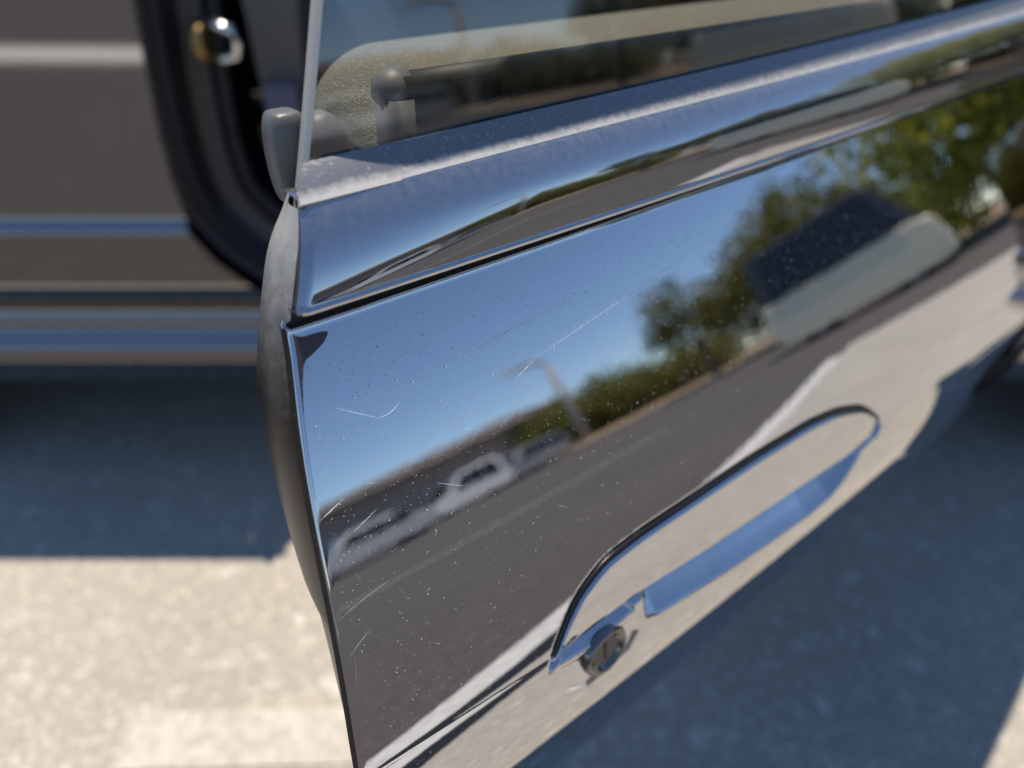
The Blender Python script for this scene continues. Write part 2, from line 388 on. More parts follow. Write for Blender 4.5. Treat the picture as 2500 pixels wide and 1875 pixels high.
# polished trim strip under the window line; slanted rear end
def zb(s): return -.0663 + .0185 * (s - .0711)          # lower edge of weatherstrip
def zt(s): return -.0574 + .0225 * (s - .0772)          # upper edge
def zcr(s): return -.0903 + .006 * (s - .06)
def tau_q(s):
    w = np.linspace(0, 1, 40); k = [.06, .14, .26, .60]
    nodes = [np.interp(s, k, v) for v in ([13, 5, 5, 7], [17, 9, 8, 9], [24, 15, 12, 12], [37, 34, 30, 26], [46, 50, 54, 55])]
    t = np.radians(np.interp(w, [0, .25, .55, .85, 1], nodes)); return np.concatenate([[0], np.cumsum(np.tan((t[1:] + t[:-1]) / 2))]) / 39
def trim_prof(s):
    z0, z1 = zcr(s), zb(s) + .0012
    H = z1 - z0; out = []; tq = tau_q(s); e_ = max(0, 1 - (s - .0605) / .0035) ** 2 * .0016
    for j in range(5):                               # lip underside, then small outward flange
        w = j / 4
        out.append((.170 - .0105 * w, z0 - .0009 + .0002 * w, slant(z0)))
    for w in (40, 75, 105, 140):
        out.append((.1602 - .0006 * math.sin(R(w)), z0 - .0004 * math.cos(R(w)), slant(z0)))
    out.append((.1605, z0 + .0007, slant(z0)))
    for j in range(40):
        z = z0 + .0010 + (H - .0010) * j / 39; out.append((.1606 + tq[j] * H, z, slant(z)))
    out.append((.182, z1 + .001, slant(z1)))
    return [(q + (s - .45) ** 2 / 16 - .0095 + e_, z, d) for q, z, d in out]
_s0 = [0]
def slant(z): return (.0600 + (z + .0903) * .46 - .06) * max(0, 1 - (_s0[0] - .06) / .12)
def trim_at(s): _s0[0] = s; return trim_prof(s)
ts_ = np.concatenate([np.linspace(.0605, .066, 14)[:-1], np.linspace(.066, .12, 30), np.linspace(.125, .62, 80), np.linspace(.64, 1.34, 30)])
trim = dgrid('belt_trim', ts_, trim_at, M['trim'])
V = [P3(.0605 + d, q, z) for q, z, d in trim_at(.0605)]        # rear end cap of the trim
e2 = [P3(.0605 + d + .001, q + .004, z) for q, z, d in trim_at(.0605)]
mesh('trim_end_cap', V + e2, gridf(2, len(V), True), M['black'], door)
# dark gap behind the trim
def gap_prof(s):
    _s0[0] = s; c = (s - .45) ** 2 / 16 - .0095
    return [(.1668 + c, -.0985, slant(-.0985) + .0012), (.1668 + c, -.090, slant(-.090) + .0012), (.176, -.080, slant(-.08) + .004)]
dgrid('gap_seal', ts_, gap_prof, M['rubber'])

def mold_prof(s):
    z0, z1 = zb(s), zt(s); c = (s - .45) ** 2 / 16 - .0095
    out = [(.180, z0 + .0004), (.1722, z0 - .0001), (.1712, z0 + .0006)]
    for j in range(16):
        w = j / 15; out.append((.1714 + .0072 * w + .0012 * w * w, z0 + .0008 + (z1 - z0 - .0012) * w))
    out += [(.1806, z1), (.1820, z1 - .0006), (.1822, z1 - .004)]
    return [(q + c + .0005 - 0 * c, z) for q, z in out]
ms_ = np.concatenate([np.linspace(.073, .2, 60), np.linspace(.21, .62, 60), np.linspace(.65, 1.33, 20)])
def mold_at(s):
    d = .46 * 1.0
    f = max(0, 1 - (s - .073) / .1)
    return [(q, z, ((z + .066) * d - .002) * f + .0035 * min(1, f * 1.2) * min(1, max(0, (q - .1765) / .004))) for q, z in mold_prof(s)]
mold = dgrid('belt_molding', ms_, mold_at, M['molding'])
V = [P3(.073 + d, q, z) for q, z, d in mold_at(.073)]
mesh('molding_end_cap', V, [tuple(range(len(V)))], M['foam'], door, smooth=False)

# frameless window glass, leaning in, with its pale ground edge
def gq(z): return .1835 + .12 * (z + .058) + .38 * (z + .058) ** 2
zg = np.concatenate([np.linspace(-.085, .0, 30), np.linspace(.02, .36, 30)])
def gs0(z): return .0797 + .35 * (z + .0578)
thk = .0056; GC = lambda s: (s - .45) ** 2 / 16 - .0095
V = []
for z in zg:
    for s_ in np.linspace(gs0(z) + .0012, 1.15 - .9 * (z + .06), 60): V.append(P3(s_, gq(z) + GC(s_), z))
gls = mesh('window_glass', V, gridf(len(zg), 60, True), M['glass'], door)
V = []
for z in zg:
    for k, (a, b) in enumerate(((.0012, 0), (0, .0008), (-.0003, .0028), (.0, .0048), (.0012, thk))): V.append(P3(gs0(z) + a, gq(z) + b + GC(gs0(z)), z))
mesh('glass_edge', V, gridf(len(zg), 5), M['glass_edge'], door)

# door card: grained vinyl top pad, tube shaped inner seal with cap, grey corner blocks
ps = np.concatenate([np.linspace(.121, .17, 30), np.linspace(.18, 1.41, 50)])
def sm(s): w = min(1, max(0, (s - .11) / .14)); return w * w * (3 - 2 * w)
def pad_prof(s):
    r = min(1, max(0, (s - .121) / .034)); dz = -.030 * (1 - math.sqrt(max(0, 1 - (1 - r) ** 2)))
    out = [(.196, -.12)]
    for q, z in ((.197, -.075), (.199, -.060), (.205, -.052), (.215, -.0475), (.235, -.0445), (.255, -.0430), (.268, -.0450), (.277, -.052), (.283, -.066), (.295, -.12), (.33, -.18), (.43, -.24), (.46, -.28), (.455, -.34), (.44, -.42), (.43, -.55), (.425, -.60), (.39, -.66), (.30, -.69), (.255, -.695)):  # unseen lower part bulged inward to throw shade on the ground
        out.append((.283 + (q - .283) * (.05 + .95 * sm(s)) if q > .283 else q, z + dz))
    return out
dgrid('vinyl_pad', ps, pad_prof, M['vinyl'])
mesh('card_end', [P3(.1212, q, z) for q, z in pad_prof(.1212)], [tuple(range(len(pad_prof(.1212))))], M['rubber'], door, False)
mb = MB(); pts = [P3(s_, .1945 + GC(s_) + .004, -.0475 + .004 * s_) for s_ in np.linspace(.120, 1.1, 30)]
mb.tube(pts, .0052, 14); mb.build('inner_seal', M['rubber'], door, True)
dgrid('inner_seal_base', np.linspace(.122, 1.1, 30), lambda s: [(.1935, -.09), (.1935, -.051), (.205, -.050)], M['black'])
mb = MB(); mb.tube([P3(.1135, .198, -.0500), P3(.1155, .198, -.0485), P3(.119, .198, -.0478), P3(.1235, .198, -.0473)], [.003, .0062, .0072, .0069], 18)
mb.add([P3(a, b, c) for a in (.1145, .1215) for b in (.190, .203) for c in (-.075, -.049)], [(0, 1, 3, 2), (4, 6, 7, 5), (0, 4, 5, 1), (2, 3, 7, 6), (0, 2, 6, 4), (1, 5, 7, 3)])
mb.build('seal_end_cap', M['seal_grey'], door, True)
def rblock(name, s0, s1, q0, q1, z0, z1, m, b=.3):
    V = []; n = 24
    for i in range(n + 1):
        w = .5 - .5 * math.cos(math.pi * i / n); e = min(1, math.sin(math.pi * min(max(w, .0005), .9995)) ** b)
        sc, qc = (s0 + s1) / 2, (q0 + q1) / 2
        for k in range(16):
            a = 2 * math.pi * k / 16; sg = lambda x: math.copysign(abs(x) ** .5, x)
            V.append(P3(sc + (s1 - s0) / 2 * sg(math.cos(a)) * e, qc + (q1 - q0) / 2 * sg(math.sin(a)) * e, z0 + (z1 - z0) * w))
    F = gridf(n + 1, 16)
    for i in range(n): F.append((i * 16 + 15, (i + 1) * 16 + 15, (i + 1) * 16, i * 16))
    F += [tuple(range(16)), tuple(range(n * 16, n * 16 + 16))[::-1]]
    return mesh(name, V, F, m, door)
rblock('corner_block', .0752, .0872, .190, .203, -.074, -.0472, M['block'], .14)
rblock('corner_block', .089, .104, .197, .215, -.085, -.0515, M['seal_grey'])
mesh('seal_tab', [P3(.122, .190, -.0585), P3(.16, .190, -.0535), P3(.16, .194, -.0535), P3(.122, .194, -.0565), P3(.122, .190, -.0625), P3(.16, .190, -.0575)], [(0, 1, 2, 3), (4, 5, 1, 0)], M['foam'], door, False)

# rear shut face of the door (visible left of the skin)
FL = [(.0762, -.0672), (.0713, -.0716), (.0655, -.0801), (.0620, -.0900), (.0578, -.103), (.0536, -.1176), (.0512, -.1300), (.0503, -.1400), (.0500, -.1507), (.0502, -.1743), (.0542, -.2017), (.060, -.24), (.065, -.30), (.07, -.5), (.08, -.74)]
fz = np.concatenate([np.linspace(-.0672, -.22, 70), np.linspace(-.23, -.74, 25)])
fs = np.interp(-fz, [-z for s, z in FL], [s for s, z in FL]); fs = rs(fs, 3)
V = []; UV = []
for s_, z in zip(fs, fz):
    z1 = min(z, -.0945); s1 = float(sedge(z1)) + .0010
    if z > -.0945: s1 = .0607 + (z + .0903) * .46 + .0006
    q1 = float(Q0(s1, z1)) + .0035 if z <= -.0945 else .166 + .28 * (z + .0903)
    h = .185
    for j in range(9):
        w = j / 8
        V.append(P3(s1 + (s_ - s1) * (w ** 1.2) - .0018 * math.sin(math.pi * w) * (1 if s_ - s1 < .012 else 0), q1 + (h - q1) * w, z)); UV.append((w, (z + .24) / .18))
    for w in (25, 55, 85): V.append(P3(s_ + .010 * (1 - math.cos(R(w))), h + .008 * math.sin(R(w)), z)); UV.append((1, (z + .24) / .18))
    V.append(P3(s_ + .05, h + .012, z)); UV.append((1, 0))
shut = mesh('shut_face', V, gridf(len(fz), 13, True), M['shut'], door, uv=UV)

# bent metal lip that kinks out where the skin meets the trim
mb = MB(); mb.tube([P3(.0640, .1700, -.0870), P3(.0612, .1695, -.0930), P3(.0586, .1680, -.0962), P3(.0583, .1672, -.0990), P3(.0574, .1645, -.1040)], [.0003, .0006, .0008, .0007, .0004], 8)
mb.build('bent_lip', M['paint'], door, True)
# pull handle with lock
gi = np.linspace(.1078, .3512, 200); tz = np.concatenate([np.linspace(0, .07, 22)[:-1], np.linspace(.07, .9, 14)[:-1], np.linspace(.9, 1, 12)])
V = []
hw = [0, .006, .016, .030, .045, .5, .93, .96, .985, 1]; hh = [-.0036, -.0008, .0008, .0014, .0016, .0007, -.0009, -.0014, -.0028, -.0060]
for s_ in gi:
    a, b = float(np.interp(s_, gx, gu)), float(np.interp(s_, gx, gl_)); a = max(a, b + .0004)
    e = min(1, (s_ - .1078) / .005, (.3512 - s_) / .010); e = math.sqrt(max(0, e * (2 - e)))
    for w in tz:
        z = a + (b - a) * w; h = float(np.interp(w, hw, hh))
        V.append((s_, z, -.0036 + (h + .0036) * e))
V = np.array(V); H = V[:, 2].reshape(200, 46)
for _ in range(2): H = np.apply_along_axis(lambda r: np.convolve(np.pad(r, 1, mode='edge'), [.25, .5, .25], 'valid'), 1, H)
Vh = P3(V[:, 0], Q0(V[:, 0], V[:, 1]) - H.ravel(), V[:, 1])
handle = mesh('door_handle', Vh, gridf(200, 46, False), M['paint'], door)
gs_ = np.linspace(.1095, .3508, 160)
mb = MB(); mb.tube([P3(a, float(Q0(a, b)) + .0006, b + .0013) for a, b in zip(gs_, np.interp(gs_, gx, gu))], .0009, 8); mb.build('handle_gap_shade', M['gap_shade'], door, True)  # black tube stands in for the shade in the gap above the grip
Lc = (.1358, -.2478); V = []; rr = [(.0122, .0020), (.0118, -.0002), (.0110, -.0012), (.0100, -.0014), (.0090, -.0008), (.0082, .0006), (.0072, .0010), (.005, .0012), (.0008, .0012)]
for k in range(40):
    w = 2 * math.pi * k / 40
    for r, h in rr: s_, z = Lc[0] + r * math.cos(w), Lc[1] + r * .92 * math.sin(w); V.append(P3(s_, float(Q0(Lc[0], Lc[1])) + (s_ - Lc[0]) * 0 + math.tan(R(8)) * (z - Lc[1]) + h, z))
lock = mesh('lock_cylinder', V, gridf(40, len(rr), True, True), M['lockring'], door)
mesh('lock_face', [P3(Lc[0] + .0074 * math.cos(a), float(Q0(*Lc)) + math.tan(R(8)) * .0068 * math.sin(a) + .0002, Lc[1] + .0068 * math.sin(a)) for a in np.linspace(0, 2 * math.pi, 28, endpoint=False)], [tuple(range(28))], M['lock'], door, False)
V = [P3(Lc[0] + a, float(Q0(*Lc)) - .0001 + math.tan(R(8)) * b, Lc[1] + b) for a, b in ((-.0008, -.0045), (.0008, -.0045), (.0008, .0045), (-.0008, .0045))]
mesh('key_slot', V, [(0, 1, 2, 3)], M['black'], door, False)
# small raised mark on the cup floor under the grip
mb = MB()
for k in range(7):
    s_ = .198 + .0042 * k; z0 = -.2440 - .028 * (s_ - .198)
    c = [(s_ - .0015, z0 - .0016), (s_ + .0015, z0 - .0016), (s_ + .0015, z0 + .0016), (s_ - .0015, z0 + .0016)]
    mb.add([P3(a, float(Qs(np.array([a]), np.array([b]))[0]) - .0006, b) for a, b in c], [(0, 1, 2, 3)])
mb.build('cup_mark', M['seal_grey'], door)['kind'] = 'stuff'

# marks in the clear coat: dust specks, fine scratches, brown corner patch
def surf(s, z, lift=.0001):
    s, z = np.atleast_1d(np.asarray(s, float)), np.atleast_1d(np.asarray(z, float)); return P3(s, Q0(s, z) - lift, z)
mb = MB(); n = 0
while n < 5200:
    s_ = .045 + .40 * rng.random() ** 1.3; z = -.10 - .16 * rng.random()
    if z < -.165 and rng.random() < .65: continue
    if s_ < sedge(z) + .003 or (s_ > .105 and z < -.195): continue
    r = .00004 + .00008 * rng.random() ** 4.5; el = 1 + 2.2 * rng.random() ** 3; an = rng.random() * math.pi; k = 5
    w = np.arange(k) * 2 * np.pi / k; a, b = r * el * np.cos(w), r * np.sin(w)
    dz = a * math.sin(an) + b * math.cos(an); mb.add(surf(s_ + a * math.cos(an) - b * math.sin(an), z + dz, .00012 + (r * el - dz) * 1.4), [tuple(range(k))]); n += 1
M['dust'] = mat('pale_dust', (.42, .42, .45), .9, spec=.1)
mb.build('dust_specks', M['dust'], door)['kind'] = 'stuff'
mb = MB()
def scratch(p0, p1, wid=.00012, bend=0, n=14):
    pp = []
    for i in range(n + 1):
        w = i / n; s_ = p0[0] + (p1[0] - p0[0]) * w; z = p0[1] + (p1[1] - p0[1]) * w + bend * math.sin(math.pi * w)
        t_ = .42 * wid * (.25 + .75 * math.sin(math.pi * w)) * (.6 + .8 * rng.random())
        pp += [surf(s_, z - t_ / 2, .0001 + 2.0 * t_)[0], surf(s_, z + t_ / 2)[0]]
    mb.add(pp, gridf(n + 1, 2, True))
scratch((.112, -.118), (.158, -.1147), .00011, .0006); scratch((.13, -.128), (.25, -.1105), .00008)
scratch((.139, -.105), (.131, -.113), .00012); scratch((.080, -.1147), (.090, -.1115), .00016, .0006); scratch((.062, -.118), (.074, -.1255), .0001)
scratch((.074, -.1255), (.082, -.1235), .0001, -.0008); scratch((.047, -.145), (.056, -.142), .00014); scratch((.055, -.152), (.064, -.149), .0001)
scratch((.085, -.150), (.094, -.155), .00009); scratch((.124, -.131), (.133, -.128), .0001); scratch((.0935, -.113), (.100, -.1095), .0001)
scratch((.0415, -.1735), (.060, -.1700), .00005, .0004); scratch((.0405, -.186), (.050, -.181), .00005, .0006); scratch((.040, -.196), (.0425, -.186), .0001)
for k in range(45):
    s_ = .05 + .2 * rng.random(); z = -.104 - .085 * rng.random(); a = rng.random() * 3.14; l = .0008 + .004 * rng.random() ** 2
    if s_ < sedge(z) + .004: continue
    scratch((s_, z), (s_ + l * math.cos(a), z + l * math.sin(a)), .00007, 0, 5)
M['scratch'] = mat('pale_scratch', (.85, .86, .9), .7, spec=.3)
mb.build('scratches', M['scratch'], door)['kind'] = 'stuff'
M['brown_patch'] = mat('dark_brown_patch', (.055, .036, .034), .35)
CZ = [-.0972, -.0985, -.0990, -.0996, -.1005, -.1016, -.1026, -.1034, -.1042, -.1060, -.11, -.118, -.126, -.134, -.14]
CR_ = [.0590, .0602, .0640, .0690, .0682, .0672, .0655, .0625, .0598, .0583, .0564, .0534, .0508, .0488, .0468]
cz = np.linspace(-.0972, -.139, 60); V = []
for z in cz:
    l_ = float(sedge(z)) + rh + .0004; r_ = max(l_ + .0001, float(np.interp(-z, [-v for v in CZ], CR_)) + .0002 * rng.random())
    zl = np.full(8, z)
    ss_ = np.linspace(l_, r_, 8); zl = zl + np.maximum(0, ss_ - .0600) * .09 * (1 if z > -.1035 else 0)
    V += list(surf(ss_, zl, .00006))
mesh('brown_corner_patch', V, gridf(60, 8), M['brown_patch'], door)  # brown patch laid over the skin's rear corner and edge

# ---- body: rear quarter with the door opening, sill, jamb, seals
OPEN = [(-.50, 1.00), (-.525, .94), (-.529, .893), (-.535, .842), (-.540, .787), (-.545, .711), (-.543, .641), (-.533, .573), (-.495, .514), (-.437, .46), (-.37, .430), (-.25, .418), (-.05, .415), (.95, .415)]
oz = np.array([p[1] for p in OPEN]); ox = np.array([p[0] for p in OPEN])
BZ = [.26, .328, .331, .336, .350, .355, .374, .379, .393, .398,   .405, .408, .413, .467, .471, .50, .562, .567, .575, .580, .60, .66, .74, .84, .97]
BT = [-30, -30, 20, 8, 9, 48, 52, 5, 3, 38, 40, -10, -21, -22, 1, 2, 3, 55, 62, 8, 6, 5, 3, 1.5, 1.5]
bzz = np.linspace(.26, .97, 4000); btt = np.tan(np.radians(rs(np.interp(bzz, BZ, BT), 9)))
byy = np.concatenate([[0], np.cumsum((btt[1:] + btt[:-1]) / 2 * np.diff(bzz))]); byy += 1.083 - np.interp(.70, bzz, byy)
def bodyY(z): return np.interp(z, bzz, byy)
def arch(V, F, cs):
    V = np.array(V, float); used = np.unique(np.array([i for f in F for i in f]))
    for c in cs:
        d = V[used][:, [0, 2]] - np.array([c, .31]); r = np.hypot(d[:, 0], d[:, 1]); k = r < .362
        V[np.ix_(used[k], [0, 2])] = np.array([c, .31]) + d[k] / r[k][:, None] * .345
    return V
def opening_x(z): return float(np.interp(z, oz[:10][::-1], ox[:10][::-1]))
bz = np.concatenate([np.linspace(.26, .42, 90)[:-1], np.linspace(.42, .60, 90), np.linspace(.61, .97, 40)])
xs_ = np.linspace(0, 1, 60); V = []
for x_ in xs_:
    for z in bz:
        x1 = opening_x(z) if z > .46 else -.437
        xx = -2.25 + (x1 + 2.25) * x_
        fade = 1.0
        V.append((xx, bodyY(z) + .06 * max(0, (-1.6 - xx)) ** 2, z))
Fq = []
for f in gridf(60, len(bz)):
    c = np.mean([V[i] for i in f], 0)
    if (c[0] + 1.42) ** 2 + (c[2] - .31) ** 2 > .345 ** 2: Fq.append(f)
V = arch(V, Fq, [-1.42]); mesh('rear_quarter', V, Fq, M['paint_body'], car)
V = []
for x_ in np.linspace(-.437, .98, 40):
    zt_ = float(np.interp(x_, ox[9:], oz[9:]))
    for w in np.linspace(0, 1, 120):
        z = .26 + (zt_ - .26) * w; V.append((x_, float(bodyY(z)), z))
mesh('sill', V, gridf(40, 120), M['paint_body'], car)
# smooth opening curve + inward normal
cp = []
for i in range(len(OPEN) - 1):
    for k in range(8): w = k / 8; cp.append((ox[i] + (ox[i + 1] - ox[i]) * w, oz[i] + (oz[i + 1] - oz[i]) * w))
cp.append(OPEN[-1]); cp = np.array(cp)
cps = np.stack([rs(cp[:, 0], 4), rs(cp[:, 1], 4)], 1)
tg = np.gradient(cps, axis=0); tg /= np.linalg.norm(tg, axis=1)[:, None]; nn = np.stack([-tg[:, 1], tg[:, 0]], 1)
def ring(off): 
    return cps + nn * off
def ribbon(name, a, b, m, flip=True, n=6, bow=0):
    V = []
    for k in range(n):
        w = k / (n - 1); r_ = ring(a[0] + (b[0] - a[0]) * w); y = a[1] + (b[1] - a[1]) * w - bow * math.sin(math.pi * w)
        V.append(np.stack([r_[:, 0], np.full(len(r_), y), r_[:, 1]], 1))
    V = np.concatenate(V); return mesh(name, V, gridf(n, len(cps)), m, car)
ribbon('jamb_edge', (0, 1.0865), (.008, 1.105), M['jamb'], bow=.003)
def seal(name, off, y, r, m):
    r_ = ring(off); mb = MB(); mb.tube([(a, y, b) for a, b in r_], r, 10); return mb.build(name, m, car, True)
ribbon('jamb_channel', (.008, 1.105), (.034, 1.150), M['black'])
seal('door_seal', .016, 1.112, .009, M['rubber'])
ribbon('jamb_flange', (.034, 1.150), (.066, 1.158), M['jamb'], bow=-.002)
ribbon('jamb_inner', (.066, 1.158), (.072, 1.32), M['void'])
seal('inner_door_seal', .078, 1.175, .012, M['rubber'])
# striker
st = MB(); st.tube([(-.472, 1.142, .833), (-.466, 1.142, .833), (-.458, 1.142, .833), (-.455, 1.142, .833)], [.030, .032, .030, .022], 24); o = st.build('striker_plate', M['brass'], car)
st = MB(); st.tube([(-.458, 1.135, .856), (-.43, 1.118, .858), (-.410, 1.112, .852), (-.404, 1.112, .835), (-.41, 1.112, .818), (-.43, 1.118, .811), (-.458, 1.135, .813)], .0075, 10); st.build('striker_loop', M['chrome'], o, True)
# pillar trim inside, belt buckle, seat, cabin
mb = MB(); mb.add([(-.415, 1.185, 1.05), (-.315, 1.20, 1.05), (-.345, 1.20, .73), (-.405, 1.185, .70), (-.415, 1.30, 1.05), (-.315, 1.30, 1.05), (-.345, 1.3, .73), (-.405, 1.3, .70)],
                  [(0, 3, 2, 1), (0, 4, 7, 3), (1, 2, 6, 5), (3, 7, 6, 2)]); mb.build('pillar_trim', mat('satin_grey_trim', (.12, .11, .10), .4), car)
mb = MB(); mb.box(-.40, -.345, 1.165, 1.19, .70, .765); mb.build('belt_buckle', mat('blue_grey_buckle', (.10, .11, .17), .3), car)
mb = MB(); mb.box(-1.3, .95, 1.30, 2.6, .30, .34); mb.build('cabin_floor', M['void'], car)
mb = MB(); mb.box(-1.32, -1.28, 1.14, 2.72, .30, 1.0); mb.box(-.6, .95, 1.96, 2.0, .32, .60); mb.box(.95, .99, 1.12, 2.7, .28, .96); mb.build('cabin_wall', M['void'], car)
mb = MB()
mb.prism([(-.25, .42), (.28, .46), (.30, .56), (.22, .60), (-.22, .56)], 1.36, 1.86); mb.prism([(-.30, .50), (-.16, .50), (-.42, 1.12), (-.53, 1.10)], 1.38, 1.84); mb.prism([(-.45, 1.14), (-.41, 1.14), (-.46, 1.27), (-.54, 1.25)], 1.5, 1.72)
o = mb.build('seat', mat('black_leather', (.02, .02, .021), .45), car)
bv = o.modifiers.new('bevel', 'BEVEL'); bv.width = .035; bv.segments = 3
# fender, far side, hood, roof, glass, boot
def side(name, x0, x1, ax, y0, sg):
    V = []; xs2 = np.linspace(x0, x1, 50)
    for x_ in xs2:
        for z in bz: V.append((x_, y0 + sg * (float(bodyY(z)) + .10 * max(0, abs(x_) - 1.6) ** 2), z))
    F = [f for f in gridf(50, len(bz), sg < 0) if all((np.mean([V[i] for i in f], 0)[0] - a) ** 2 + (np.mean([V[i] for i in f], 0)[2] - .31) ** 2 > .345 ** 2 for a in ax)]
    return mesh(name, arch(V, F, ax), F, M['paint_body'], car)
side('front_fender', .99, 2.15, [1.40], 0, 1)
side('far_side', -2.25, 2.15, [-1.42, 1.40], 3.90, -1)
def loft(name, secs, m, thick=.02):
    """secs: list of (x, z, half width, crown)"""
    V = []
    for x_, z, hw_, cr in secs:
        for k in range(13):
            w = -1 + 2 * k / 12; V.append((x_, 1.95 + hw_ * w, z + cr * (1 - w * w)))
    o = mesh(name, V, gridf(len(secs), 13, True), m, car)
    md = o.modifiers.new('solid', 'SOLIDIFY'); md.thickness = thick; return o
loft('bonnet', [(2.15, .62, .62, .06), (2.05, .74, .74, .05), (1.6, .86, .82, .05), (1.0, .955, .84, .05)], M['paint_body'])
loft('windscreen', [(1.0, .965, .80, .04), (.7, 1.14, .72, .04), (.30, 1.33, .60, .03)], M['glass'], .005)
loft('roof', [(.30, 1.33, .60, .035), (-.2, 1.37, .60, .04), (-.85, 1.34, .58, .04)], M['paint_body'])
loft('rear_window', [(-.85, 1.34, .58, .04), (-1.2, 1.18, .66, .04), (-1.5, 1.0, .72, .04)], M['glass'], .005)
loft('boot_lid', [(-1.5, .985, .80, .04), (-1.9, .97, .78, .04), (-2.2, .93, .72, .04), (-2.25, .6, .70, .04)], M['paint_body'])
for sg in (-1, 1):
    f = lambda v: 1.95 + sg * v
    mb = MB(); mb.tube([(1.0, f(.80), .965), (.65, f(.72), 1.16), (.30, f(.61), 1.34), (-.2, f(.61), 1.385), (-.85, f(.585), 1.35), (-1.2, f(.67), 1.19), (-1.5, f(.74), 1.0)], .03, 8); mb.build('roof_rail', M['paint_body'], car, True)
mb = MB(); mb.add([(-.62, 1.135, .965), (-1.42, 1.17, .985), (-.86, 1.37, 1.345), (-.50, 1.36, 1.37)], [(0, 1, 2, 3)]); mb.build('quarter_window', M['darkglass'], car)
mb = MB(); mb.box(-2.2, 2.1, 1.36, 2.54, .18, .30); mb.box(-1.10, 1.08, 1.13, 1.36, .22, .30); mb.build('underbody', M['void'], car)
for xb, zb_ in ((2.15, .64), (-2.25, .95)):
    mesh('bumper', [(xb, 1.2, .26), (xb, 2.7, .26), (xb, 2.7, zb_), (xb, 1.2, zb_)], [(0, 1, 2, 3)], M['paint_body'], car, False)
def wheel(x, y, parent, r=.31, wd=.2, world=True, sg=-1):
    mb = MB(); n = 36; prof = [(r * .62, wd / 2), (r * .9, wd / 2), (r, wd * .36), (r, -wd * .36), (r * .9, -wd / 2), (r * .62, -wd / 2)]
    V = [(x + p * math.cos(2 * math.pi * k / n), y + h, r + p * math.sin(2 * math.pi * k / n)) for k in range(n) for p, h in prof]
    mb.add(V, gridf(n, len(prof), False, True)); w_ = mb.build('wheel', M['tyre'], parent, True, world)
    mb = MB(); mb.disc((x, y, r), r * .63, wd * .5, 32); mb.disc((x, y + sg * wd * .28, r), r * .16, wd * .12, 16)
    for k in range(5):
        a = 2 * math.pi * k / 5; p = Vector((x, y + sg * wd * .30, r)); d = Vector((math.cos(a), 0, math.sin(a)))
        mb.tube([p + d * .04, p + d * r * .6], .025, 6)
    rim = mesh('rim', mb.V, mb.F, M['alloy'], None, False); rim.parent = w_
    if world and parent is not None:
        for v in rim.data.vertices: v.co -= wloc(parent)
for x_ in (-1.42, 1.40):
    for y0_, y1_ in ((1.10, 1.36), (2.54, 2.80)):
        V = [(x_ + .35 * math.cos(math.pi * k / 16), y, .31 + .35 * math.sin(math.pi * k / 16)) for k in range(17) for y in (y0_, y1_)]
        V += [(x_ + .35, y, .2) for y in (y0_, y1_)] + [(x_ - .35, y, .2) for y in (y0_, y1_)]
        mesh('wheel_arch_liner', V, gridf(17, 2) + [(0, 1, 35, 34), (32, 33, 37, 36)], M['void'], car)
    wheel(x_, 1.19, car); wheel(x_, 2.71, car, sg=1)

